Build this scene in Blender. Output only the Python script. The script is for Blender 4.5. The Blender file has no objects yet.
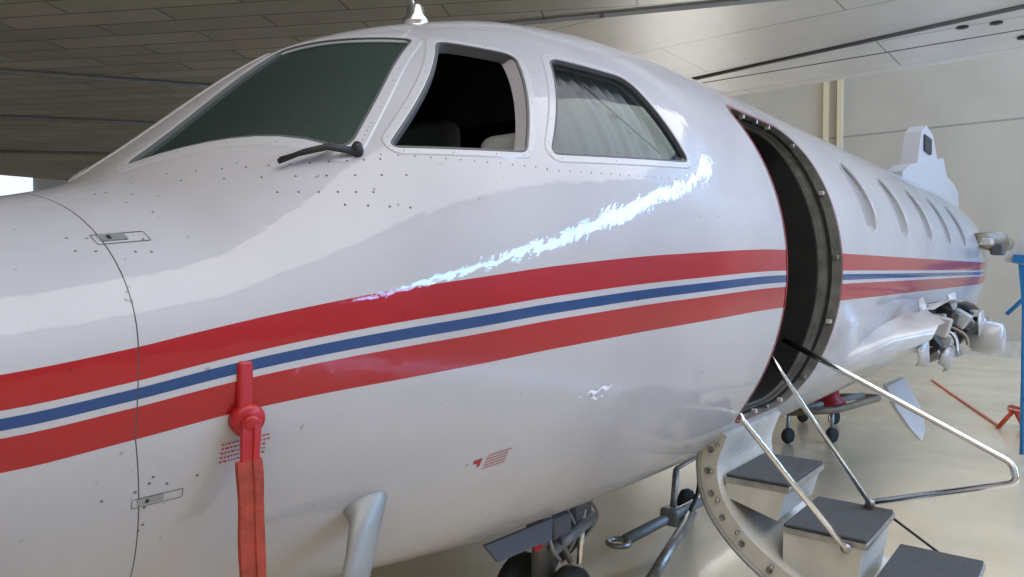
import bpy, bmesh, math, random
from mathutils import Vector, Matrix
random.seed(4)
CY=2.0; Z0=1.65
def pchip(K):
    xs=[k[0] for k in K]; ys=[k[1] for k in K]; n=len(xs)
    d=[(ys[i+1]-ys[i])/(xs[i+1]-xs[i]) for i in range(n-1)]
    m=[d[0]]+[0 if d[i-1]*d[i]<=0 else 2*d[i-1]*d[i]/(d[i-1]+d[i]) for i in range(1,n-1)]+[d[-1]]
    def f(x):
        if x<=xs[0]: return ys[0]
        if x>=xs[-1]: return ys[-1]
        for i in range(n-1):
            if x<=xs[i+1]: break
        h=xs[i+1]-xs[i]; t=(x-xs[i])/h
        return ys[i]*(1+2*t)*(1-t)**2+h*m[i]*t*(1-t)**2+ys[i+1]*t*t*(3-2*t)+h*m[i+1]*t*t*(t-1)
    return f
fw=pchip([(-.95,.02),(-.85,.16),(-.6,.3),(-.3,.41),(0,.50),(.3,.58),(.6,.645),(.9,.715),(1.2,.79),(1.5,.86),(1.8,.92),(2.1,.965),(2.5,1.005),(3,1.02),(9,1.02),(10.5,.93),(12,.75),(13.5,.5),(14.3,.3)])
ftop=pchip([(-.95,-.24),(-.85,-.13),(-.6,-.03),(-.3,.03),(0,.07),(.3,.115),(.6,.17),(.78,.225),(.86,.285),(1.34,.67),(1.5,.752),(1.8,.86),(2.1,.94),(2.5,.995),(3,1.02),(9,1.02),(14.3,.85)])
fzc=pchip([(-.95,-.26),(0,-.22),(.5,-.16),(1,-.09),(1.5,-.045),(2,-.02),(3,0),(9,0),(14.3,.45)])
fbot=pchip([(-.95,-.28),(-.85,-.4),(-.6,-.52),(-.3,-.62),(0,-.7),(.5,-.81),(1,-.9),(1.5,-.96),(2,-1.0),(3,-1.02),(9,-1.02),(14.3,.1)])
sTop=pchip([(-.95,-.235),(0,-.21),(.42,-.17),(.61,-.14),(.72,-.117),(.91,-.08),(1.14,-.043),(1.35,-.018),(1.61,.012),(2.09,.048),(2.98,.08),(9,.08),(14.3,.5)])
sBot=pchip([(-.95,-.34),(0,-.345),(.42,-.335),(.61,-.31),(.8,-.28),(.97,-.262),(1.15,-.248),(1.37,-.23),(1.62,-.208),(2.1,-.178),(3,-.15),(9,-.15),(14.3,.3)])
def Himp(s,h):
    zc=fzc(s); return zc,(ftop(s)-zc) if h>zc else (zc-fbot(s))
def F(p):
    s,Y,h=p; zc,H=Himp(s,h)
    return ((Y-CY)/fw(s))**2+((h-zc)/H)**2-1
def nrm(p):
    e=1e-3; s,Y,h=p
    g=Vector((F((s+e,Y,h))-F((s-e,Y,h)),F((s,Y+e,h))-F((s,Y-e,h)),F((s,Y,h+e))-F((s,Y,h-e))))
    return g.normalized()
def MP(a,b,off=0):      # port side map: station, height
    zc,H=Himp(a,b); t=max(0,1-((b-zc)/H)**2); p=Vector((a,CY-fw(a)*math.sqrt(t),b))
    p=p+nrm(p)*off; p.z+=Z0; return p
def MPY(a,b,off=0):     # port side map, offset straight outboard
    p=MP(a,b,0); p.y-=off; return p
def MT(a,b,off=0):      # top map: station, port offset from centreline
    zc=fzc(a);H=ftop(a)-zc; p=Vector((a,CY-b,zc+H*math.sqrt(max(0,1-(b/fw(a))**2))))
    p=p+nrm(p)*off; p.z+=Z0; return p
def MS(a,b,off=0):      # starboard mirror of MP
    p=MP(a,b,off); p.y=2*CY-p.y; return p
def MTS(a,b,off=0):
    p=MT(a,b,off); p.y=2*CY-p.y; return p
# ---------------- materials
def newmat(name):
    m=bpy.data.materials.new(name); m.use_nodes=True; nt=m.node_tree
    return m,nt,nt.nodes['Principled BSDF']
def pm(name,col,rough=.5,metal=0,noise=0,nscale=8,bump=0,bscale=40,coat=0,emit=0,emcol=None):
    m,nt,b=newmat(name)
    b.inputs['Base Color'].default_value=(*col,1); b.inputs['Roughness'].default_value=rough; b.inputs['Metallic'].default_value=metal
    b.inputs['Coat Weight'].default_value=coat; b.inputs['Coat Roughness'].default_value=.05
    tc=nt.nodes.new('ShaderNodeTexCoord')
    if noise:
        n=nt.nodes.new('ShaderNodeTexNoise'); n.inputs['Scale'].default_value=nscale; n.inputs['Detail'].default_value=5
        nt.links.new(tc.outputs['Object'],n.inputs['Vector'])
        r=nt.nodes.new('ShaderNodeValToRGB'); r.color_ramp.elements[0].position=.3; r.color_ramp.elements[1].position=.7
        r.color_ramp.elements[0].color=(*[c*(1-noise) for c in col],1); r.color_ramp.elements[1].color=(*[min(1,c*(1+noise*.5)) for c in col],1)
        nt.links.new(n.outputs['Fac'],r.inputs['Fac']); nt.links.new(r.outputs['Color'],b.inputs['Base Color'])
    if bump:
        n=nt.nodes.new('ShaderNodeTexNoise'); n.inputs['Scale'].default_value=bscale; nt.links.new(tc.outputs['Object'],n.inputs['Vector'])
        bp=nt.nodes.new('ShaderNodeBump'); bp.inputs['Strength'].default_value=bump; bp.inputs['Distance'].default_value=.01
        nt.links.new(n.outputs['Fac'],bp.inputs['Height']); nt.links.new(bp.outputs['Normal'],b.inputs['Normal'])
    if emit:
        b.inputs['Emission Color'].default_value=(*(emcol or col),1); b.inputs['Emission Strength'].default_value=emit
    return m
def glassmat(name,tint,gl=.06,extra=.0,gc=(.5,.6,.57)):
    m=bpy.data.materials.new(name); m.use_nodes=True; nt=m.node_tree; nt.nodes.clear()
    o=nt.nodes.new('ShaderNodeOutputMaterial'); t=nt.nodes.new('ShaderNodeBsdfTransparent'); t.inputs[0].default_value=(*tint,1)
    g=nt.nodes.new('ShaderNodeBsdfGlossy'); g.inputs['Roughness'].default_value=gl; g.inputs[0].default_value=(*gc,1)
    fr=nt.nodes.new('ShaderNodeFresnel'); fr.inputs['IOR'].default_value=1.5
    ad=nt.nodes.new('ShaderNodeMath'); ad.inputs[1].default_value=extra; nt.links.new(fr.outputs[0],ad.inputs[0])
    mx=nt.nodes.new('ShaderNodeMixShader'); nt.links.new(ad.outputs[0],mx.inputs[0]); nt.links.new(t.outputs[0],mx.inputs[1]); nt.links.new(g.outputs[0],mx.inputs[2])
    nt.links.new(mx.outputs[0],o.inputs[0]); return m
# hull paint
M_HULL,nt,b=newmat('hull_paint')
at=nt.nodes.new('ShaderNodeAttribute'); at.attribute_name='stripe'
rp=nt.nodes.new('ShaderNodeValToRGB'); cr=rp.color_ramp; cr.interpolation='CONSTANT'
W=(.50,.49,.52,1); RED=(.38,.008,.013,1); BLUE=(.010,.055,.19,1)
# stripe attr: 0 bottom .. 1 top mapped to .25-.75
def fr(t): return .25+.5*t
els=[(0,W),(fr(0),RED),(fr(.355),W),(fr(.435),BLUE),(fr(.56),W),(fr(.635),RED),(fr(1),W)]
cr.elements[0].position=0; cr.elements[0].color=W; cr.elements[1].position=fr(0); cr.elements[1].color=RED
for p,c in els[2:]:
    e=cr.elements.new(p); e.color=c
nt.links.new(at.outputs['Fac'],rp.inputs['Fac'])
tc=nt.nodes.new('ShaderNodeTexCoord')
sx=nt.nodes.new('ShaderNodeSeparateXYZ'); nt.links.new(tc.outputs['Object'],sx.inputs[0])
def math_(op,a,bb):
    n=nt.nodes.new('ShaderNodeMath'); n.operation=op
    for i,v in enumerate((a,bb)):
        if isinstance(v,(int,float)): n.inputs[i].default_value=v
        elif v is not None: nt.links.new(v,n.inputs[i])
    return n.outputs[0]
low=math_('MULTIPLY',math_('MAXIMUM',math_('SUBTRACT',Z0-.3,sx.outputs[2]),0),.17)
d=math_('ABSOLUTE',math_('SUBTRACT',math_('SUBTRACT',sx.outputs[0],low),.62),None)
seam=math_('LESS_THAN',d,.0011)
dn=nt.nodes.new('ShaderNodeTexNoise'); dn.inputs['Scale'].default_value=2.2; dn.inputs['Detail'].default_value=6; nt.links.new(tc.outputs['Object'],dn.inputs['Vector'])
dr=nt.nodes.new('ShaderNodeValToRGB'); dr.color_ramp.elements[0].color=(.76,.755,.76,1); dr.color_ramp.elements[0].position=.33; dr.color_ramp.elements[1].position=.6; nt.links.new(dn.outputs['Fac'],dr.inputs['Fac'])
mu=nt.nodes.new('ShaderNodeMixRGB'); mu.blend_type='MULTIPLY'; mu.inputs[0].default_value=.5; nt.links.new(rp.outputs[0],mu.inputs[1]); nt.links.new(dr.outputs[0],mu.inputs[2])
# small grime specks
sn=nt.nodes.new('ShaderNodeTexNoise'); sn.inputs['Scale'].default_value=38; sn.inputs['Detail'].default_value=2; nt.links.new(tc.outputs['Object'],sn.inputs['Vector'])
sr=nt.nodes.new('ShaderNodeValToRGB'); sr.color_ramp.elements[0].position=.22; sr.color_ramp.elements[0].color=(.5,.5,.49,1); sr.color_ramp.elements[1].position=.28; nt.links.new(sn.outputs['Fac'],sr.inputs['Fac'])
mu2=nt.nodes.new('ShaderNodeMixRGB'); mu2.blend_type='MULTIPLY'; mu2.inputs[0].default_value=.8; nt.links.new(mu.outputs[0],mu2.inputs[1]); nt.links.new(sr.outputs[0],mu2.inputs[2])
mx=nt.nodes.new('ShaderNodeMixRGB'); nt.links.new(seam,mx.inputs[0]); nt.links.new(mu2.outputs[0],mx.inputs[1]); mx.inputs[2].default_value=(.05,.05,.06,1)
nt.links.new(mx.outputs[0],b.inputs['Base Color'])
b.inputs['Roughness'].default_value=.5; b.inputs['Specular IOR Level'].default_value=.2; b.inputs['Coat Weight'].default_value=.8; b.inputs['Coat Roughness'].default_value=.01
n1=nt.nodes.new('ShaderNodeTexNoise'); n1.inputs['Scale'].default_value=13; n1.inputs['Detail'].default_value=4; nt.links.new(tc.outputs['Object'],n1.inputs['Vector'])
bp=nt.nodes.new('ShaderNodeBump'); bp.inputs['Strength'].default_value=1; bp.inputs['Distance'].default_value=.0018; nt.links.new(n1.outputs['Fac'],bp.inputs['Height'])
nt.links.new(bp.outputs[0],b.inputs['Coat Normal'])
M_WHITE=pm('white_paint',(.51,.505,.53),.35,coat=.3)
M_WRINK=pm('dented_skin',(.55,.55,.56),.3,noise=.3,nscale=3,bump=1.0,bscale=5,coat=.6)
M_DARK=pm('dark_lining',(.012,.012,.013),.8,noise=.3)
M_RUB=pm('black_rubber',(.02,.02,.022),.6)
M_RIV=pm('rivet_heads',(.14,.14,.15),.5,.3)
M_CHR=pm('polished_steel',(.82,.82,.82),.2,1)
M_ALU=pm('worn_aluminium',(.42,.42,.42),.38,.85,noise=.3,nscale=20)
M_FRM=pm('door_frame_metal',(.25,.255,.255),.5,.3,noise=.35,nscale=14)
M_REDP=pm('red_enamel',(.40,.012,.017),.4)
M_REDL=pm('red_leather_strap',(.36,.045,.022),.6,noise=.35,nscale=25,bump=.25,bscale=70)
M_GRIP=pm('grip_tread',(.085,.09,.10),.85,noise=.3,nscale=150,bump=.6,bscale=300)
M_CREAM=pm('cream_panel',(.60,.59,.55),.4,noise=.15)
M_CURT=pm('curtain_fabric',(.38,.39,.44),.8)
M_GW=glassmat('windscreen_glass',(.40,.58,.52),.03,.0,(.36,.50,.45))
M_GC=glassmat('side_glass',(.80,.82,.83),.02,.0)
M_CAB=pm('cabin_window_glass',(.24,.25,.27),.2,coat=.3)
M_TIRE=pm('tyre',(.03,.03,.03),.8)
M_TAN=pm('tan_metal',(.30,.24,.17),.5,.4,noise=.4)
M_BLUE=pm('blue_paint',(.015,.2,.5),.4)
M_GREYP=pm('grey_paint',(.30,.31,.31),.45,.3,noise=.2)
M_DASH=pm('glareshield_vinyl',(.06,.075,.07),.6,noise=.5,nscale=9)
# ---------------- mesh helpers
def link(o,parent=None):
    bpy.context.collection.objects.link(o)
    if parent: o.parent=parent
    return o
def mk(name,vs,fs,mats,parent=None,smooth=False,midx=None):
    me=bpy.data.meshes.new(name); me.from_pydata([tuple(v) for v in vs],[],fs)
    for m in (mats if isinstance(mats,list) else [mats]): me.materials.append(m)
    if midx:
        for p,i in zip(me.polygons,midx): p.material_index=i
    if smooth:
        for p in me.polygons: p.use_smooth=True
    me.update(); return link(bpy.data.objects.new(name,me),parent)
def empty(name,loc=(0,0,0)):
    e=bpy.data.objects.new(name,None); e.location=(0,0,0); return link(e)
def rpoly(pts,r,seg=6,sub=8):
    n=len(pts); out=[]
    rs=r if isinstance(r,(list,tuple)) else [r]*n
    arcs=[]
    for i in range(n):
        p=Vector(pts[i]);a=Vector(pts[i-1]);c=Vector(pts[(i+1)%n])
        u=(a-p).normalized(); v=(c-p).normalized(); R=min(rs[i],(a-p).length*.45,(c-p).length*.45)
        P0=p+u*R;P2=p+v*R
        arcs.append([P0*(1-t)**2+p*2*t*(1-t)+P2*t*t for t in [k/seg for k in range(seg+1)]])
    for i in range(n):
        out+=arcs[i]; a=arcs[i][-1]; c=arcs[(i+1)%n][0]
        for k in range(1,sub): out.append(a.lerp(c,k/sub))
    return out
def area2(l): return sum(l[i-1].x*l[i].y-l[i].x*l[i-1].y for i in range(len(l)))/2
def offs(l,d):
    n=len(l); sg=1 if area2(l)>0 else -1; o=[]
    for i in range(n):
        t=(l[(i+1)%n]-l[i-1]).normalized(); o.append(l[i]+Vector((t.y,-t.x))*d*sg)
    return o
def ribbon(name,l,rows,mp,mat,parent,smooth=False):
    vs=[];n=len(l)
    for d,o in rows:
        for q in offs(l,d): vs.append(mp(q.x,q.y,o))
    fs=[(r*n+i,r*n+(i+1)%n,(r+1)*n+(i+1)%n,(r+1)*n+i) for r in range(len(rows)-1) for i in range(n)]
    return mk(name,vs,fs,mat,parent,smooth)
def patch(name,l,mp,off,mat,parent,rings=8,fn=None):
    n=len(l); c=sum(l,Vector((0,0)))/n; vs=[mp(c.x,c.y,off+(fn(c.x,c.y) if fn else 0))]
    for r in range(1,rings+1):
        for q in l:
            w=c.lerp(q,r/rings); vs.append(mp(w.x,w.y,off+(fn(w.x,w.y) if fn else 0)))
    fs=[(0,1+i,1+(i+1)%n) for i in range(n)]
    for r in range(rings-1):
        for i in range(n): a=1+r*n; fs.append((a+i,a+n+i,a+n+(i+1)%n,a+(i+1)%n))
    return mk(name,vs,fs,mat,parent,True)
def catmull(P,k=8):
    P=[Vector(p) for p in P]; out=[]
    for i in range(len(P)-1):
        p0=P[max(i-1,0)];p1=P[i];p2=P[i+1];p3=P[min(i+2,len(P)-1)]
        for j in range(k):
            t=j/k; out.append(.5*((2*p1)+(-p0+p2)*t+(2*p0-5*p1+4*p2-p3)*t*t+(-p0+3*p1-3*p2+p3)*t**3))
    out.append(P[-1]); return out
def fillet(P,r,k=8):
    P=[Vector(p) for p in P]; out=[P[0]]
    for i in range(1,len(P)-1):
        p=P[i];u=(P[i-1]-p);v=(P[i+1]-p);R=min(r,u.length*.45,v.length*.45);a=p+u.normalized()*R;c=p+v.normalized()*R
        for j in range(k+1): t=j/k; out.append(a*(1-t)**2+p*2*t*(1-t)+c*t*t)
    out.append(P[-1]); return out
def tube(name,P,r,mat,parent=None,seg=10,closed=False):
    P=[Vector(p) for p in P]; n=len(P); vs=[];fs=[]
    rr=r if isinstance(r,list) else [r]*n
    ref=None
    for i in range(n):
        if closed: t=(P[(i+1)%n]-P[i-1]).normalized()
        else: t=(P[min(i+1,n-1)]-P[max(i-1,0)]).normalized()
        if ref is None: ref=Vector((0,0,1)) if abs(t.z)<.9 else Vector((1,0,0))
        a=(ref-t*ref.dot(t)).normalized(); ref=a; b_=t.cross(a)
        for j in range(seg):
            an=2*math.pi*j/seg; vs.append(P[i]+(a*math.cos(an)+b_*math.sin(an))*rr[i])
    for i in range(n if closed else n-1):
        for j in range(seg):
            k=(i+1)%n; fs.append((i*seg+j,i*seg+(j+1)%seg,k*seg+(j+1)%seg,k*seg+j))
    if not closed: fs.append(tuple(range(seg))[::-1]); fs.append(tuple((n-1)*seg+j for j in range(seg)))
    return mk(name,vs,fs,mat,parent,True)
def box(name,c,size,mat,parent=None,bev=0,rot=None,segs=2):
    bm=bmesh.new(); bmesh.ops.create_cube(bm,size=1); bmesh.ops.scale(bm,vec=size,verts=bm.verts)
    if bev: bmesh.ops.bevel(bm,geom=bm.edges[:],offset=bev,segments=segs,affect='EDGES',profile=.5)
    M=Matrix.Translation(c)@(rot.to_matrix().to_4x4() if rot else Matrix.Identity(4)); bm.transform(M)
    me=bpy.data.meshes.new(name); bm.to_mesh(me); bm.free(); me.materials.append(mat); return link(bpy.data.objects.new(name,me),parent)
def lathe(name,prof,c,axis,mat,parent=None,seg=28):
    ax=Vector(axis).normalized(); a=ax.orthogonal().normalized(); b_=ax.cross(a); vs=[];fs=[];n=len(prof)
    for r,z in prof:
        for j in range(seg):
            an=2*math.pi*j/seg; vs.append(Vector(c)+ax*z+(a*math.cos(an)+b_*math.sin(an))*r)
    for i in range(n-1):
        for j in range(seg): fs.append((i*seg+j,i*seg+(j+1)%seg,(i+1)*seg+(j+1)%seg,(i+1)*seg+j))
    fs.append(tuple(range(seg))[::-1]); fs.append(tuple((n-1)*seg+j for j in range(seg)))
    return mk(name,vs,fs,mat,parent,True)
def extr(name,pts,th,axis,mat,parent=None,mats=None):
    n=len(pts); ax=Vector(axis)*th/2; vs=[Vector(p)-ax for p in pts]+[Vector(p)+ax for p in pts]
    fs=[tuple(range(n))[::-1],tuple(range(n,2*n))]+[(i,(i+1)%n,n+(i+1)%n,n+i) for i in range(n)]
    return mk(name,vs,fs,mat,parent)
# ---------------- HULL
JET=empty('business_jet')
WIN1=rpoly([(.83,.13),(1.325,.055),(1.43,.27),(1.545,.395),(1.27,.55),(1.125,.61)],[.03,.03,.15,.03,.2,.04])
WIN2=rpoly([(1.215,.297),(1.58,.317),(1.79,.657),(1.60,.68)],[.025,.02,.035,.03])
WIN3=rpoly([(1.665,.32),(2.31,.362),(2.235,.655),(1.925,.672)],[.03,.03,.05,.04])
DOOR=rpoly([(3.0,-.66),(3.8,-.66),(3.8,.70),(3.0,.70)],[.14,.2,.22,.09],seg=10,sub=18)
CAB=[]
for k in range(5):
    s0=4.55+.9*k; CAB.append([Vector((s0+.135*math.cos(a),.42+.20*math.sin(a))) for a in [2*math.pi*j/28 for j in range(28)]])
ss=[]; a=-.95
while a<4.0: ss.append(a); a+=.03
while a<14.3: ss.append(a); a+=.09
ss.append(14.3); n=144; vs=[];fs=[]
for a in ss:
    zc=fzc(a)
    for j in range(n):
        th=2*math.pi*(j+.5)/n; H=(ftop(a)-zc) if math.sin(th)>0 else zc-fbot(a)
        vs.append((a,CY-fw(a)*math.cos(th),Z0+zc+H*math.sin(th)))
for i in range(len(ss)-1):
    for j in range(n): fs.append((i*n+j,(i+1)*n+j,(i+1)*n+(j+1)%n,i*n+(j+1)%n))
fs.append(tuple(range(n))); fs.append(tuple((len(ss)-1)*n+j for j in range(n))[::-1])
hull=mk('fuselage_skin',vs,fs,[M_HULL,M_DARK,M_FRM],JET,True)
bm=bmesh.new(); bm.from_mesh(hull.data); bmesh.ops.recalc_face_normals(bm,faces=bm.faces); bm.to_mesh(hull.data); bm.free()
cv=[];cf=[]
def cutter(lo,hi):
    n=len(lo);b0=len(cv); cv.extend(lo);cv.extend(hi)
    cf.append(tuple(b0+i for i in range(n))[::-1]); cf.append(tuple(b0+n+i for i in range(n)))
    for i in range(n): cf.append((b0+i,b0+(i+1)%n,b0+n+(i+1)%n,b0+n+i))
for l in (WIN2,WIN3,DOOR,*CAB):
    cutter([(q.x,.3,q.y+Z0) for q in l],[(q.x,1.72,q.y+Z0) for q in l])
for l in (WIN2,WIN3): cutter([(q.x,2.28,q.y+Z0) for q in l],[(q.x,3.7,q.y+Z0) for q in l])
for sg in (-1,1): cutter([(q.x,CY+sg*q.y,Z0+.14) for q in WIN1],[(q.x,CY+sg*q.y,Z0+1.3) for q in WIN1])
cut=mk('cutter',cv,cf,[M_HULL,M_DARK,M_FRM])
bm=bmesh.new(); bm.from_mesh(cut.data); bmesh.ops.recalc_face_normals(bm,faces=bm.faces); bm.to_mesh(cut.data); bm.free()
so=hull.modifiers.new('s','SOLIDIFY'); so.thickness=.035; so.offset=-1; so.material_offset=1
bo=hull.modifiers.new('b','BOOLEAN'); bo.operation='DIFFERENCE'; bo.solver='EXACT'; bo.object=cut
dg=bpy.context.evaluated_depsgraph_get(); nm=bpy.data.meshes.new_from_object(hull.evaluated_get(dg))
hull.modifiers.clear(); hull.data=nm; bpy.data.objects.remove(cut)
atr=nm.attributes.new('stripe','FLOAT','POINT'); vals=[]
cache={}
for v in nm.vertices:
    x=v.co.x; k=round(x,3)
    if k not in cache: cache[k]=(sTop(x),sBot(x))
    t,b0=cache[k]; h=v.co.z-Z0
    vals.append(.25+.5*(h-b0)/(t-b0))
vals=[min(1.5,max(-.5,q)) for q in vals]
atr.data.foreach_set('value',vals)
# windows
M_GASK=pm('grey_gasket',(.10,.10,.11),.6)
def frame(nm_,l,mp,w=.03):
    ribbon(nm_+'_gasket',l,[(-.002,-.03),(-.002,.001),(.003,.0015),(.004,0)],mp,M_GASK,JET)
    ribbon(nm_+'_bezel',l,[(.003,0),(.005,.0022),(w,.0022),(w+.004,0)],mp,M_WHITE,JET)
frame('windscreen_port',WIN1,MT); frame('windscreen_starboard',WIN1,MTS); frame('sliding_window',WIN2,MP,.018); frame('quarter_window',WIN3,MP,.022)
patch('windscreen_port_glass',WIN1,MT,-.008,M_GW,JET); patch('windscreen_starboard_glass',WIN1,MTS,-.008,M_GW,JET)
patch('quarter_window_glass',WIN3,MP,-.012,M_GC,JET)
# pleated curtain behind quarter window
vs=[];fs=[];na,nb=150,14
for i in range(na+1):
    for j in range(nb+1):
        h_=.27+.44*j/nb; sa=1.63+max(0,(h_-.32))*.68; s_=sa+(2.40-sa)*i/na
        vs.append(MP(s_,h_,-.062+.009*math.sin(s_*125-h_*22)+.004*math.sin(s_*63)))
for i in range(na):
    for j in range(nb): a=i*(nb+1)+j; fs.append((a,a+nb+1,a+nb+2,a+1))
mk('quarter_window_curtain',vs,fs,M_CURT,JET,True)
tube('quarter_window_blind_rod',[MP(2.03,.62,-.035),MP(2.22,.40,-.035)],.004,M_GREYP,JET,6)
patch('sliding_window_starboard_glass',WIN2,MS,-.012,M_GW,JET); patch('quarter_window_starboard_glass',WIN3,MS,-.012,M_GW,JET)
for i,l in enumerate(CAB):
    patch('cabin_window_%d'%i,l,MP,-.014,M_CAB,JET); ribbon('cabin_window_seal_%d'%i,l,[(0,-.01),(0,.002),(.012,.002),(.012,0)],MP,M_WHITE,JET)
# rivets
rv=[];rf=[]
def rivet(p,nn,r=.0032):
    a=nn.orthogonal().normalized(); b_=nn.cross(a); i0=len(rv)
    rv.append(p+nn*.0016)
    for j in range(8):
        an=math.pi/4*j; rv.append(p+(a*math.cos(an)+b_*math.sin(an))*r+nn*.0002)
    for j in range(8): rf.append((i0,i0+1+j,i0+1+(j+1)%8))
def rv2(mp,a,b_,r=.0032,off=.0):
    p=mp(a,b_,off); q=p.copy(); q.z-=Z0; rivet(p,nrm(q),r)
def rline(mp,a,b_,n_,r=.0032,off=0):
    for i in range(n_):
        t=i/(n_-1); rv2(mp,a[0]+(b_[0]-a[0])*t,a[1]+(b_[1]-a[1])*t,r,off)
for l,mp,st,w in ((WIN1,MT,2,.02),(WIN2,MP,3,.012),(WIN3,MP,3,.014)):
    for q in offs(l,w)[::st]: rv2(mp,q.x,q.y,.0018,.002)
for (a,b_,c) in [((.80,.215),(1.18,.262),12),((.78,.195),(1.22,.225),9),((.95,.17),(1.13,.178),6),((1.06,.145),(1.2,.145),4),((.70,.165),(.74,.12),3),((.72,.17),(.78,.16),3)]:
    rline(MP,a,b_,c,.0030)
rline(MP,(1.15,.275),(1.63,.275),14,.0022); rline(MP,(1.63,.27),(2.4,.30),20,.0022)
for h_ in (-.40,-.45,-.5): rline(MP,(.655,h_),(.66,h_+.012),2,.003)
for dx in (-.06,-.03,.03,.055): rline(MP,(.63+dx,.06),(.63+dx,.035),2,.003)
rline(MP,(.58,-.42),(.74,-.40),4,.003)
for q in offs(DOOR,.03)[::4]: rv2(MP,q.x,q.y,.0022)
mk('rivets',rv,rf,M_RIV,JET)
# latches on nose seam
def rect(c,w,h,tilt=0):
    o=[]
    for x,y in ((-w,-h),(w,-h),(w,h),(-w,h)): o.append(Vector((c[0]+x*math.cos(tilt)-y*math.sin(tilt),c[1]+x*math.sin(tilt)+y*math.cos(tilt))))
    return o
for i,(c,tl) in enumerate((((.652,.062),.12),((.675,-.435),.08))):
    l=rpoly(rect(c,.043,.0085,tl),.001,2,4)
    ribbon('latch_outline_%d'%i,l,[(0,.001),(.0012,.001)],MP,M_GASK,JET)
    patch('latch_plate_%d'%i,rpoly(rect((c[0]-.012,c[1]+.001),.022,.0065,tl),.002,2,4),MP,.0015,M_GREYP,JET,3)
    patch('latch_slot_%d'%i,rpoly(rect((c[0]-.018,c[1]),.003,.0035,tl),.001,2,4),MP,.003,M_RUB,JET,3)
# placards (small red print)
def bars(name,s0,h0,rows,hgt,ln,tl=0):
    vs=[];fs=[]
    for r in range(rows):
        x=s0+random.uniform(0,.004)
        while x<s0+ln-random.uniform(0,.02):
            w=random.uniform(.002,.007); y=h0-r*.0092+(x-s0)*tl
            q=[MP(x,y,.0012),MP(x+w,y+w*tl,.0012),MP(x+w,y+hgt+w*tl,.0012),MP(x,y+hgt,.0012)]
            i=len(vs); vs+=q; fs.append((i,i+1,i+2,i+3)); x+=w+.0025
    mk(name,vs,fs,M_REDP,JET)
bars('placard_print_pitot',.775,-.345,5,.003,.10,.1)
bars('placard_print_lower',1.47,-.490,5,.0035,.085,.12)
patch('placard_arrow',[Vector(p) for p in ((1.433,-.495),(1.458,-.491),(1.458,-.515),(1.45,-.516),(1.449,-.503),(1.433,-.505))],MP,.0012,M_REDP,JET,2)
M_GLINT=pm('glint_paint',(.9,.92,.98),.2,coat=1)  # near-white squiggles painted on the hull as a light reflection
def glint(name,P,w):
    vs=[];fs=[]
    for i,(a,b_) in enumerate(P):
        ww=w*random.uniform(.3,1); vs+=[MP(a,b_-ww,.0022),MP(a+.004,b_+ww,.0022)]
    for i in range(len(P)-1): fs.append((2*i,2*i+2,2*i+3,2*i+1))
    mk(name,vs,fs,M_GLINT,JET)
glint('painted_glint_0',[(1.77+.010*k,-.352+.006*math.sin(k*1.3)+.0015*k) for k in range(11)],.006)
glint('painted_glint_1',[(1.79+.009*k,-.368+.005*math.sin(k*1.6)) for k in range(7)],.005)
glint('painted_glint_2',[(1.74+.004*k,-.36+.003*k) for k in range(3)],.005)
# door surround
ribbon('door_red_outline',DOOR,[(-.001,.002),(.007,.002)],MP,M_REDP,JET)
ribbon('door_jamb',DOOR,[(.0005,.001),(-.004,-.001),(-.004,-.085),(-.022,-.085),(-.022,-.105)],MPY,M_FRM,JET)
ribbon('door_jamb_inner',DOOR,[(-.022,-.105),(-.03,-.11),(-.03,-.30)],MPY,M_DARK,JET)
ribbon('door_jamb_seal',DOOR,[(-.005,-.045),(-.014,-.045),(-.014,-.06),(-.005,-.06)],MPY,M_RUB,JET)
pl=offs(DOOR,-.012)
for i,q in enumerate(pl[::6]):
    p=MPY(q.x,q.y,-.025); box('door_latch_pin_%d'%i,p,(.018,.025,.02),M_CREAM if i%2 else M_ALU,JET,.004)
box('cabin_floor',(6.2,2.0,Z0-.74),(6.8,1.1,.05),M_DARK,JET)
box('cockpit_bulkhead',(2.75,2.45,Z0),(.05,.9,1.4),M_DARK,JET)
box('glareshield',(1.17,2.0,Z0+.13),(.26,.86,.1),M_DASH,JET,.03)
box('instrument_panel',(1.28,2.0,Z0-.08),(.08,1.0,.36),M_DARK,JET,.02)
lathe('standby_compass',[(.02,-.03),(.035,-.01),(.035,.03),(.02,.04)],(1.40,1.98,Z0+.56),(-1,0,0),M_DASH,JET,16)
M_SEAT=pm('seat_fabric',(.36,.36,.37),.8); M_SHEEP=pm('seat_cover_light',(.9,.89,.87),.9)
box('copilot_seat_back',(2.38,2.42,Z0+.27),(.14,.42,.78),M_SEAT,JET,.06,segs=4)
box('pilot_seat_back',(1.93,1.50,Z0+.10),(.12,.30,.70),M_SHEEP,JET,.05,segs=4)
# wiper
tube('wiper_arm',[MP(1.135,.27,.012),MP(1.08,.262,.03),MP(.99,.234,.022)],[.009,.008,.004],M_RUB,JET)
tube('wiper_blade',[MP(1.10,.278,.02),MP(1.04,.255,.022),MP(.985,.230,.018)],.006,M_RUB,JET)
lathe('wiper_hub',[(.014,-.01),(.016,.01),(.010,.028)],MP(1.14,.275),nrm((1.14,CY-.6,.275)),M_RUB,JET,14)
# beacon on roof
bt=MT(1.88,.06); lathe('beacon_base',[(.05,-.02),(.05,.01),(.035,.03),(.03,.06),(.012,.075)],bt,(0,0,1),M_CHR,JET)
tube('beacon_post',[bt+Vector((0,0,.05)),bt+Vector((-.05,.0,.16)),bt+Vector((-.09,.0,.3))],.006,M_CHR,JET)
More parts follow.
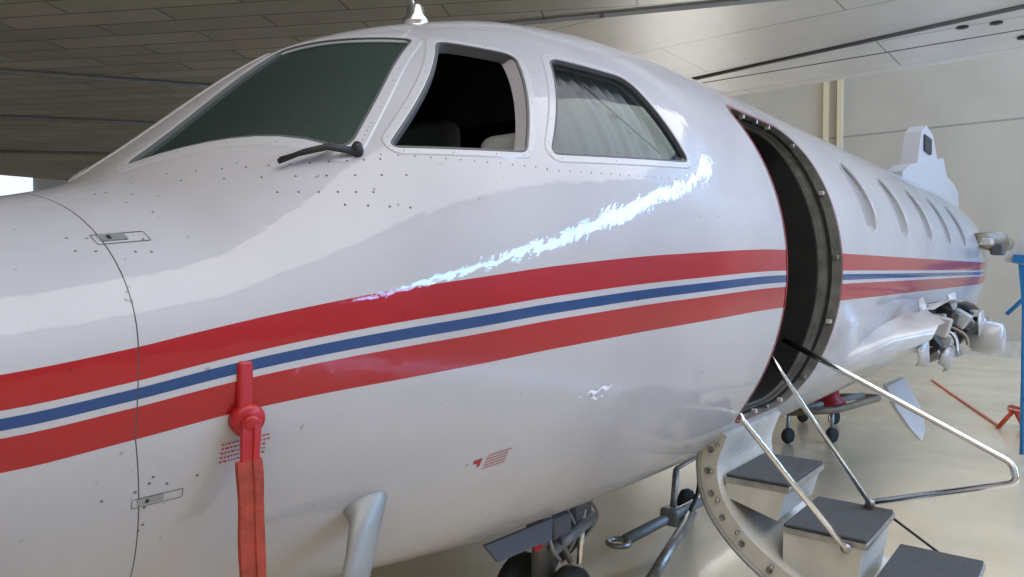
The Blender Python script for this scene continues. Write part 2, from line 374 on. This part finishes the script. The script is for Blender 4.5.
# pitot cover
p0=MP(.815,-.293); nn=nrm((p0.x,p0.y,p0.z-Z0))
lathe('pitot_cover_disc',[(.034,0),(.034,.018),(.028,.026),(.012,.03)],p0,nn,M_REDP,JET)
lathe('pitot_cover_boss',[(.018,.026),(.018,.038),(.013,.042)],p0,nn,M_REDP,JET)
box('pitot_cover_tab',p0+Vector((-.005,0,.065))+nn*.012,(.032,.016,.105),M_REDP,JET,.006)
q0=p0+nn*.03
def strap(name,P,w,t,mat,parent):
    vs=[];fs=[];n_=len(P)
    for i,p in enumerate(P):
        p=Vector(p); tt=(Vector(P[min(i+1,n_-1)])-Vector(P[max(i-1,0)])).normalized(); sd=tt.cross(nn).normalized()
        ww=w*(1+.03*math.sin(i*.8)); k=nn*t*(1+.15*math.sin(i*.7)); k2=nn*.003
        vs+=[p-sd*ww/2,p-sd*ww*.46+k,p-sd*ww*.12+k*1.1,p-sd*ww*.08+k*.75,p+sd*ww*.44+k*.8,p+sd*ww/2,p+sd*ww*.4-k2,p-sd*ww*.4-k2]
    m_=8
    for i in range(n_-1):
        for j in range(m_): fs.append((i*m_+j,i*m_+(j+1)%m_,i*m_+m_+(j+1)%m_,i*m_+m_+j))
    fs.append(tuple(range(m_))); fs.append(tuple(range((n_-1)*m_,n_*m_)))
    return mk(name,vs,fs,mat,parent,False)
strap('pitot_cover_neck',catmull([q0+Vector((0,0,.01)),q0+Vector((-.004,-.002,-.05)),q0+Vector((-.005,-.004,-.085))],5),.038,.010,M_REDP,JET)
strap('pitot_cover_strap',catmull([q0+Vector((-.008,-.004,-.07)),q0+Vector((-.005,-.006,-.14)),q0+Vector((-.003,-.004,-.24)),q0+Vector((0,-.005,-.34)),q0+Vector((.003,0,-.46)),q0+Vector((.004,0,-.6))],5),.052,.009,M_REDL,JET)
# angle probe mast
pr=MP(1.15,-.575)
pn=nrm((pr.x,pr.y,pr.z-Z0))
A=pr+Vector((.01,0,.025)); rows=[(A+pn*-.03,.085,.035),(A+pn*.025,.075,.036),(A+pn*.05+Vector((-.03,0,-.05)),.066,.034),(A+pn*.06+Vector((-.07,0,-.16)),.062,.032),(A+pn*.06+Vector((-.11,0,-.30)),.056,.03)]
vs=[];fs=[]
for c,a_,b_ in rows:
    for j in range(20):
        an=2*math.pi*j/20; vs.append(c+Vector((1,0,.25)).normalized()*math.cos(an)*a_/1.0*.8+Vector((0,-.5,.85)).normalized()*math.sin(an)*b_)
for i in range(4):
    for j in range(20): fs.append((i*20+j,i*20+(j+1)%20,i*20+20+(j+1)%20,i*20+20+j))
fs.append(tuple(range(80,100)))
mk('pitot_mast',vs,fs,M_GREYP,JET,True)
# nose gear
G=Vector((2.68,1.95,0))
lathe('nose_gear_strut',[(.055,.25),(.055,.7)],G,(0,0,1),M_GREYP,JET)
lathe('nose_gear_piston',[(.035,.17),(.035,.3)],G,(0,0,1),M_CHR,JET)
for k,dy in enumerate((-.13,.13)):
    lathe('nose_wheel_%d'%k,[(.08,-.05),(.14,-.05),(.17,-.025),(.17,.025),(.14,.05),(.08,.05)],G+Vector((0,dy,.17)),(0,1,0),M_TIRE,JET)
    lathe('nose_hub_%d'%k,[(.07,-.055),(.05,-.02),(.05,.02),(.07,.055)],G+Vector((0,dy,.17)),(0,1,0),M_CREAM,JET)
tube('nose_axle',[G+Vector((0,-.18,.17)),G+Vector((0,.18,.17))],.025,M_ALU,JET)
tube('nose_drag_brace',[G+Vector((0,0,.5)),G+Vector((-.35,0,.72))],.022,M_ALU,JET)
tube('nose_torque_link',[G+Vector((.03,0,.42)),G+Vector((.14,0,.34)),G+Vector((.03,0,.24))],.014,M_ALU,JET)
tube('nose_steer_cylinder',[G+Vector((-.16,-.16,.47)),G+Vector((.16,-.16,.53))],.028,M_FRM,JET)
tube('nose_steer_rod',[G+Vector((.12,-.14,.62)),G+Vector((.02,-.18,.36))],.014,M_CHR,JET)
tube('nose_lock_link',[G+Vector((-.18,-.14,.64)),G+Vector((-.02,-.16,.38))],.014,M_ALU,JET)
for k in range(7): tube('nose_gear_hose_%d'%k,catmull([G+Vector((-.14+.045*k,-.08,.66)),G+Vector((-.20+.075*k,-.19+.01*k,.50)),G+Vector((.0,-.10,.36))]),.008,M_RUB if k%3 else M_GREYP,JET,6)
box('nose_gear_manifold',G+Vector((-.1,-.10,.56)),(.14,.16,.10),M_GASK,JET,.02)
box('nose_gear_housing',G+Vector((.10,-.07,.57)),(.14,.18,.14),M_GASK,JET,.03)
box('nose_gear_tag',G+Vector((-.26,-.16,.54)),(.05,.01,.08),M_REDP,JET)
for k,yy in enumerate((1.72,2.28)): extr('nose_gear_door_%d'%k,[(2.0,yy,.66),(2.42,yy,.65),(2.38,yy-.02,.58),(2.05,yy-.02,.59)],.015,(0,1,0),M_GASK,JET)
# ventral wing root stub
def aero(s0,s1,h0,th,Y,m=26):
    L=[]
    for j in range(m):
        an=2*math.pi*j/m; x=(1-math.cos(an))/2; t=th*(1.9*math.sqrt(max(x,1e-4))*(1-x)**.8+.02)
        L.append(Vector((s0+(s1-s0)*x,Y,Z0+h0+(t if an<math.pi else -t*.6))))
    return L
vs=[];fs=[]
R=[aero(4.1,7.9,-.60,.22,1.45),aero(4.35,7.6,-.52,.24,1.1),aero(4.7,7.3,-.44,.24,.93),aero(5.0,7.2,-.41,.23,.80)]
m=26
for r in R: vs+=r
for j in range(m):
    vs[3*m+j]=vs[3*m+j]+Vector((random.uniform(-.05,.05),random.uniform(-.13,.06),random.uniform(-.03,.03)))
    vs[2*m+j]=vs[2*m+j]+Vector((0,0,random.uniform(-.02,.02)))
for i in range(3):
    for j in range(m): fs.append((i*m+j,i*m+(j+1)%m,i*m+m+(j+1)%m,i*m+m+j))
mk('wing_root_fairing',vs,fs,M_WRINK,JET,True)
extr('wing_root_rib',[v+Vector((0,.10,0)) for v in R[3]],.02,(0,1,0),M_RUB,JET)
for k in range(14):
    x=5.3+.12*k; box('torn_fitting_%d'%k,(x,.83+random.uniform(-.06,.05),Z0-.42+random.uniform(-.14,.10)),(.08+.08*random.random(),.12,.08+.10*random.random()),[M_WRINK,M_RUB,M_ALU,M_FRM][k%4],JET,.01,Matrix.Rotation(random.uniform(-.7,.7),3,'X').to_euler())
for k in range(2):
    x=5.5+.5*k; tube('broken_pipe_%d'%k,catmull([(x,.95,Z0-.35),(x+.1,.76,Z0-.42-.03*k),(x+.05,.72,Z0-.55)],4),.012,[M_ALU,M_TAN][k%2],JET,8)
def shard(name,c,r,mat):
    k=9; P=[]
    for j in range(k):
        a=2*math.pi*j/k; q=r*random.uniform(.75,1.05); P.append(Vector(c)+Vector((math.cos(a)*q*1.8,random.uniform(-.03,.03),math.sin(a)*q)))
    vs=[Vector(c)+Vector((0,-.03,0))]+P; fs=[(0,1+j,1+(j+1)%k) for j in range(k)]
    o=mk(name,vs,fs,mat,JET,True); s=o.modifiers.new('t','SOLIDIFY'); s.thickness=.01
for i,(c,r,mt) in enumerate([((5.3,.88,Z0-.25),.09,M_WRINK),((6.2,.84,Z0-.26),.10,M_WRINK),((6.6,.72,Z0-.40),.11,M_WRINK),((6.9,.72,Z0-.46),.13,M_WRINK),((5.6,.78,Z0-.58),.10,M_WRINK),((5.1,.84,Z0-.50),.10,M_WRINK)]): shard('torn_skin_%d'%i,c,r,mt)
lathe('spar_end',[(.11,-.12),(.13,0),(.11,.1),(.06,.12)],(6.75,.68,Z0-.52),(0,-1,0),M_WRINK,JET)
extr('main_gear_door',[(5.6,1.16,Z0-.80),(6.1,1.14,Z0-.80),(6.2,1.05,Z0-1.02),(6.1,1.0,Z0-1.16),(5.85,.98,Z0-1.20),(5.7,1.02,Z0-1.1),(5.62,1.1,Z0-.95)],.03,(0,1,.3),M_WHITE,JET)
# fin remains
extr('tail_fin',[(x,2.0,h+Z0) for x,h in ((9.9,.95),(10.0,1.20),(10.5,1.34),(10.9,1.40),(11.15,1.85),(11.5,1.98),(12.0,1.92),(12.4,1.62),(12.9,1.70),(13.3,1.45),(14.0,1.40),(14.5,1.28),(14.55,.8))],.2,(0,1,0),M_WHITE,JET)
box('tail_fin_opening',(11.55,1.89,Z0+1.72),(.5,.03,.22),M_RUB,JET,.01)
tube('engine_mount',[(9.2,1.05,Z0+.33),(9.7,.90,Z0+.31),(10.1,.86,Z0+.30)],[.06,.12,.09],M_TAN,JET,14)
box('engine_mount_block',(9.6,.88,Z0+.22),(.3,.12,.12),M_GASK,JET,.02)
box('engine_pylon',(10.0,1.1,Z0+.30),(1.6,.4,.07),M_CREAM,JET,.02)
# ---------------- AIRSTAIR
ST=empty('airstair_door')
s0,s1=3.04,3.72
arc=catmull([(0,1.32,-.68),(0,1.37,-.84),(0,1.335,-1.02),(0,1.20,-1.19),(0,.98,-1.33),(0,.70,-1.42),(0,.38,-1.47),(0,.16,-1.475)],5)
inn=[]
for i,p in enumerate(arc):
    t=(arc[min(i+1,len(arc)-1)]-arc[max(i-1,0)]).normalized(); nI=Vector((0,t.z,-t.y)); 
    if nI.dot(Vector((0,.75,-.3))-p)<0: nI=-nI
    inn.append(p+nI*.085)
vs=[];fs=[];n_=len(arc)
for x in (s0,s1):
    vs+=[Vector((x,p.y,p.z+Z0)) for p in arc]+[Vector((x,p.y,p.z+Z0)) for p in inn]
for i in range(n_-1):
    fs+=[(i,i+1,2*n_+i+1,2*n_+i),(n_+i,n_+i+1,3*n_+i+1,3*n_+i),(i,i+1,n_+i+1,n_+i),(2*n_+i,2*n_+i+1,3*n_+i+1,3*n_+i)]
fs+=[(0,n_,3*n_,2*n_),(n_-1,2*n_-1,4*n_-1,3*n_-1)]
mk('door_shell',vs,fs,M_CREAM,ST)
# edge flange with holes and pins
for x,sg in ((s0,-1),(s1,1)):
    for k in range(3,n_-2,3):
        c=(arc[k]+inn[k])/2; lathe('edge_hole_%d_%d'%(k,sg),[(.014,0),(.014,.006),(.009,.006),(.008,.002)],(x,c.y,c.z+Z0),(sg,0,0),M_FRM,ST,14)
    for k in range(2,n_,4):
        c=(arc[k]*.25+inn[k]*.75); lathe('edge_stud_%d_%d'%(k,sg),[(.008,0),(.008,.02),(.004,.024)],(x,c.y,c.z+Z0),(sg,0,0),M_ALU,ST,10)
    tube('edge_seal_%d'%sg,[(x+sg*.005,p.y,p.z+Z0) for p in arc],.010,M_GREYP,ST,8)
x0,x1=3.10,3.58
steps=[(1.27,1.00,-.895),(1.02,.70,-1.062),(.67,.36,-1.205)]
for i,(ya,yb,h) in enumerate(steps):
    z=Z0+h; cx=(x0+x1)/2
    box('tread_%d'%i,(cx,(ya+yb)/2,z),(x1-x0,ya-yb,.012),M_GRIP,ST,.004)
    box('tread_frame_%d'%i,(cx,(ya+yb)/2,z-.02),(x1-x0+.014,ya-yb+.014,.026),M_ALU,ST,.005)
    bot=-1.22-.1*i if i else -1.05
    for x in (x0+.005,x1-.005):
        extr('step_side_%d_%d'%(i,int(x*10)),[(x,ya,z-.03),(x,yb+.01,z-.03),(x,yb+.05,Z0+max(bot,-1.38)),(x,ya,Z0+max(bot+.06,-1.36))],.014,(1,0,0),M_CREAM,ST)
    extr('riser_%d'%i,[(cx,yb+.01,z-.03),(cx,yb+.022,z-.03),(cx,yb+.06,Z0+max(bot,-1.4)),(cx,yb+.045,Z0+max(bot,-1.4))],x1-x0,(1,0,0),M_CREAM,ST)
box('inner_panel',((x0+x1)/2+.02,.8,Z0-1.33),(.58,.75,.03),M_CREAM,ST,.005,Matrix.Rotation(.22,3,'X').to_euler())
tube('handrail_aft',fillet([(3.62,1.20,Z0-.335),(3.62,.86,Z0-.50),(3.62,.27,Z0-.79),(3.60,.25,Z0-.86),(3.58,.80,Z0-1.045)],.07),.0145,M_CHR,ST,12)
tube('handrail_strut',[(3.5,1.22,Z0-.40),(3.5,1.17,Z0-.48),(3.52,.78,Z0-1.03)],.012,M_CHR,ST)
tube('handrail_fore',[(3.06,1.205,Z0-.60),(3.06,1.18,Z0-.64),(3.06,.765,Z0-1.09)],.013,M_CHR,ST)
for nm_,p in (('foot_fore',(3.06,.765,Z0-1.09)),('foot_aft',(3.55,.79,Z0-1.04)),('foot_strut',(3.52,.78,Z0-1.03))):
    lathe(nm_,[(.018,-.01),(.02,.0),(.018,.01)],p,(1,0,0),M_ALU,ST,14)
tube('stay_rod',[(3.58,.74,Z0-1.07),(3.6,.48,Z0-1.24)],.006,M_RUB,ST,8)
tube('support_leg',[(3.3,.5,Z0-1.46),(3.3,.5,0.0)],.02,M_ALU,ST)
# ---------------- ground equipment
TB=empty('tow_bar')
tube('bar_main',[(3.68,2.10,.11),(4.2,2.05,.13),(5.0,1.98,.16)],.032,M_GREYP,TB); tube('bar_side',[(3.2,1.70,.12),(4.3,1.98,.13)],.03,M_ALU,TB)
tube('hitch_ring',[Vector((3.62+.06*math.cos(a),2.11+.06*math.sin(a),.11)) for a in [2*math.pi*j/24 for j in range(24)]],.016,M_ALU,TB,10,True)
box('bar_clamp',(4.15,2.04,.14),(.12,.12,.11),M_GREYP,TB,.02); tube('bar_jack',[(4.15,2.04,.14),(4.2,2.04,.42)],.02,M_ALU,TB); tube('jack_handle',[(4.2,2.04,.42),(4.45,2.0,.46)],.014,M_ALU,TB)
lathe('bar_wheel',[(.03,-.03),(.08,-.03),(.09,0),(.08,.03),(.03,.03)],(4.6,2.16,.09),(0,1,0),M_TIRE,TB); tube('wheel_axle',[(4.6,2.16,.09),(4.6,2.0,.14)],.015,M_ALU,TB)
tube('bar_cable',catmull([(4.3,1.95,.62),(4.33,1.95,.30),(4.25,1.97,.16)]),.012,M_RUB,TB)
TR=empty('engine_trolley')
tube('pipe_frame',fillet([(7.1,2.3,.30),(7.38,1.95,.32),(8.3,1.75,.34),(8.2,2.4,.30)],.1),.035,M_TAN,TR)
tube('cross_tube',[(7.2,2.25,.32),(8.2,1.9,.36)],.03,M_GREYP,TR); lathe('jack_base',[(.16,.30),(.16,.36),(.10,.40),(.09,.55)],(7.7,2.1,0),(0,0,1),M_REDP,TR); tube('jack_ram',[(7.7,2.1,.5),(7.7,2.1,.68)],.04,M_ALU,TR)
for k,(x,y) in enumerate(((7.1,2.3),(7.38,1.98),(8.28,2.2),(8.2,2.5))):
    lathe('castor_%d'%k,[(.04,-.03),(.065,-.03),(.08,0),(.065,.03),(.04,.03)],(x,y,.08),(.3,1,0),M_TIRE,TR); tube('castor_fork_%d'%k,[(x,y,.08),(x,y,.31)],.02,M_ALU,TR)
M_ORG=pm('orange_red_paint',(.50,.06,.015),.4)
TS=empty('red_trestle')
tube('trestle_bar',[(9.3,.72,.20),(8.8,.25,.20)],.04,M_ORG,TS); 
for k,(a_,b_) in enumerate((((9.25,.68,.2),(9.45,.62,.0)),((9.25,.68,.2),(9.15,.82,.0)),((8.9,.33,.2),(9.1,.25,.0)),((8.9,.33,.2),(8.7,.42,.0)))): tube('trestle_leg_%d'%k,[a_,b_],.022,M_ORG,TS)
tube('red_hose',catmull([(12.5,1.95,.012),(10.9,1.40,.012),(9.2,.80,.012)]),.012,M_ORG,None)
WS=empty('blue_work_stand')
for k,(a_,b_) in enumerate((((8.0,.53,1.55),(8.0,.53,0)),((8.6,.50,1.55),(8.6,.50,0)),((8.0,.53,1.55),(8.0,-.3,1.55)),((8.0,.53,1.3),(8.0,-.3,1.3)),((8.0,.53,.5),(8.0,-.3,.5)),((8.0,-.3,1.55),(8.0,-.3,0)),((8.0,.66,1.25),(8.0,.40,1.55)),((8.0,.53,1.55),(8.6,.50,1.55)))): tube('stand_tube_%d'%k,[a_,b_],.018,M_BLUE,WS)
OT=empty('stored_wing_panel')
extr('panel_skin',[(11,.95,1.75),(11,.2,1.62),(11,.2,2.7),(11,.78,2.15)],.1,(1,0,0),M_CREAM,OT); extr('panel_band',[(10.93,.85,1.75),(10.93,.2,1.62),(10.93,.2,1.78),(10.93,.84,1.84)],.03,(1,0,0),M_BLUE,OT); extr('panel_stand',[(11,.8,1.8),(11,.7,1.8),(11,.55,0),(11,.65,0)],.08,(1,0,0),M_BLUE,OT)
# ---------------- HANGAR
M_FLOOR=pm('epoxy_floor',(.70,.59,.41),.22,noise=.15,nscale=1.5,bump=.05,bscale=4,coat=.3)
box('floor',(6,9,-.05),(30,40,.1),M_FLOOR)
def panelmat(name,c1,c2,mort,scale,rot,bw,rh,ms,rough=.5,metal=0,useZ=False,nmix=.55):
    m,nt,b=newmat(name); tc=nt.nodes.new('ShaderNodeTexCoord'); mp=nt.nodes.new('ShaderNodeMapping'); mp.inputs['Rotation'].default_value=rot
    nt.links.new(tc.outputs['Object'],mp.inputs[0]); br=nt.nodes.new('ShaderNodeTexBrick'); nt.links.new(mp.outputs[0],br.inputs[0])
    br.inputs['Color1'].default_value=(*c1,1);br.inputs['Color2'].default_value=(*c2,1);br.inputs['Mortar'].default_value=(*mort,1)
    br.inputs['Scale'].default_value=scale;br.inputs['Mortar Size'].default_value=ms;br.inputs['Brick Width'].default_value=bw;br.inputs['Row Height'].default_value=rh
    br.inputs['Mortar Smooth'].default_value=.2
    nz=nt.nodes.new('ShaderNodeTexNoise'); nz.inputs['Scale'].default_value=1.3; nz.inputs['Detail'].default_value=6; nt.links.new(mp.outputs[0],nz.inputs[0])
    mx=nt.nodes.new('ShaderNodeMixRGB'); mx.blend_type='MULTIPLY'; mx.inputs[0].default_value=nmix
    rr=nt.nodes.new('ShaderNodeValToRGB'); rr.color_ramp.elements[0].position=.3; rr.color_ramp.elements[0].color=(.45,.45,.45,1); rr.color_ramp.elements[1].position=.65
    nt.links.new(nz.outputs[0],rr.inputs[0]); nt.links.new(br.outputs[0],mx.inputs[1]); nt.links.new(rr.outputs[0],mx.inputs[2]); nt.links.new(mx.outputs[0],b.inputs['Base Color'])
    b.inputs['Roughness'].default_value=rough; b.inputs['Metallic'].default_value=metal; return m
ry=math.radians(-119)
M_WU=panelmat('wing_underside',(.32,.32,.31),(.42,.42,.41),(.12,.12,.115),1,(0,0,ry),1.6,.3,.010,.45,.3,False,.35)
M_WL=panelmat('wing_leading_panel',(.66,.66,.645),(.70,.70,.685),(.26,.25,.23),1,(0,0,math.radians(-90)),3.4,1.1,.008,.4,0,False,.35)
OW=empty('overhead_aircraft_wing')
zb=3.85
outl=[(7.4,-1.3),(8.1,-1.3),(8.1,20),(-4,20),(-4,13)]
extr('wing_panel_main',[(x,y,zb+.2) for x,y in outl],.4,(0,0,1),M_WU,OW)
pf=[(8.1,zb-.02),(8.7,zb-.03),(9.1,zb+.0),(9.26,zb+.1),(9.28,zb+.2),(9.1,zb+.32),(8.7,zb+.4),(8.1,zb+.42)]
vs=[];fs=[]
for y in (-1.3,20):
    vs+=[(x,y,z) for x,z in pf]
fs=[(i,i+1,9+i,8+i) for i in range(7)]; fs+=[(7,0,8,15),tuple(range(8)),tuple(range(8,16))]
mk('wing_leading_edge',vs,fs,M_WL,OW,False)
extr('wing_access_panel',[(7.42,-1.25,zb-.01),(8.12,-1.25,zb-.01),(8.12,6.5,zb-.01),(5.6,5.6,zb-.01),(5.0,4.6,zb-.01)],.05,(0,0,1),M_WL,OW)
for k,(x,y) in enumerate(((7.75,.75),(7.7,1.0),(8.4,.6))): lathe('wing_drain_%d'%k,[(.05,0),(.05,.012)],(x,y,zb-.045),(0,0,1),M_RUB,OW,14)
tube('wing_flap_gap',[(7.35,.3,zb-.035),(7.95,4.2,zb-.035)],.03,M_GASK,OW,8)
tube('wing_edge_gap',[(8.12,-1.3,zb-.03),(8.12,8,zb-.03)],.012,M_GASK,OW,8)
for k,(p1,p2) in enumerate((((-2,12.6),(8,6.2)),((-1,16),(8,9)),((2,18.5),(8,13)))):
    tube('wing_rail_%d'%k,[(p1[0],p1[1],zb-.02),(p2[0],p2[1],zb-.02)],.035,M_GREYP,OW,8)
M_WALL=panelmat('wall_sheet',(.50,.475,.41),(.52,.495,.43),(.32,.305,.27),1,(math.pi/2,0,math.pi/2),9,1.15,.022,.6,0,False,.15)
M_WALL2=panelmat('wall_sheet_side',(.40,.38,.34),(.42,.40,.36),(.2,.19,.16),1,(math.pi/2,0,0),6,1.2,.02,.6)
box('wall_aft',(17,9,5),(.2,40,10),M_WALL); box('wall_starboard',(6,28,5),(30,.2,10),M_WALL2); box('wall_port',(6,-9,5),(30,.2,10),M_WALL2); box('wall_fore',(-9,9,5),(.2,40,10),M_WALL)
M_CEIL=pm('ceiling_sheet',(.30,.29,.27),.7,noise=.1)
box('ceiling',(6,9,10.1),(30,40,.2),M_CEIL)
M_YEL=pm('ochre_post',(.72,.64,.44),.5)
box('trim_1',(16.84,4.70,4),(.12,.10,8),M_YEL); box('trim_2',(16.84,4.42,4),(.12,.10,8),M_YEL); box('baseboard_aft',(16.86,9,.15),(.06,38,.3),M_CREAM)
M_WINL=pm('daylight_window',(.8,.9,1),.5,emit=1.0,emcol=(.75,.88,1))
box('window_1',(8.8,27.85,4.4),(1.2,.05,.8),M_WINL)
M_SKY=pm('skylight_glazing',(.8,.9,1),.5,emit=32,emcol=(.25,.52,1))
def quadstrip(name,P,w,mat,ax=0):
    vs=[];fs=[]
    P=[Vector(p) for p in P]
    for i,p in enumerate(P):
        t=(P[min(i+1,len(P)-1)]-P[max(i-1,0)]).normalized(); ww=w[i] if isinstance(w,list) else w
        s_=(Vector((-t.z,0,t.x)) if ax==0 else Vector((0,-t.z,t.y)))*ww/2; vs+=[p-s_,p+s_]
    for i in range(len(P)-1): fs.append((2*i,2*i+1,2*i+3,2*i+2))
    return mk(name,vs,fs,mat)
quadstrip('window_2',[(2.9,-8.85,2.1),(7,-8.85,4.3),(12,-8.85,7.0),(16.6,-8.85,9.2)],[.3,.65,.9,.85],M_SKY)
quadstrip('window_3',[(16.85,-8.6,9.25),(16.85,-4.0,9.4),(16.85,1.6,9.5)],[.7,.6,.5],M_SKY,1)
# lamps
def area(name,loc,size,e,col,tgt=None,sy=None):
    l=bpy.data.lights.new(name,'AREA'); l.energy=e; l.size=size; l.color=col
    if sy: l.shape='RECTANGLE'; l.size_y=sy
    o=link(bpy.data.objects.new(name,l)); o.location=loc
    if tgt: o.rotation_euler=(Vector(tgt)-Vector(loc)).to_track_quat('-Z','Y').to_euler()
WC=(1,.965,.93)
area('ceiling_lamp',(3,-4.3,9.8),22,1560,WC,None,8)
area('ceiling_lamp.001',(12.5,11,9.5),6,420,WC,(14,8,0)); area('ceiling_lamp.002',(4,21,9.5),6,400,WC,(4,18,0))
area('added_uplight',(12.5,6,.5),1.6,120,(1,.97,.92),(7.5,3,3.85))  # added uplight with no fixture, brightens the overhead wing's underside
w=bpy.data.worlds.new('w'); bpy.context.scene.world=w; w.use_nodes=True; w.node_tree.nodes['Background'].inputs[0].default_value=(.8,.85,.9,1); w.node_tree.nodes['Background'].inputs[1].default_value=.5
# camera
YAW=math.radians(38.5); PT=math.atan(18.5/740)
fwd=Vector((math.cos(YAW)*math.cos(PT),math.sin(YAW)*math.cos(PT),-math.sin(PT)))
cd=bpy.data.cameras.new('camera');cd.lens=26.02;cd.sensor_width=36;cd.clip_start=.05;c=link(bpy.data.objects.new('camera',cd))
c.location=(0,0,Z0);c.rotation_euler=fwd.to_track_quat('-Z','Y').to_euler();bpy.context.scene.camera=c
try: bpy.context.scene.view_settings.view_transform='Standard'; bpy.context.scene.view_settings.look='None'
except Exception: pass
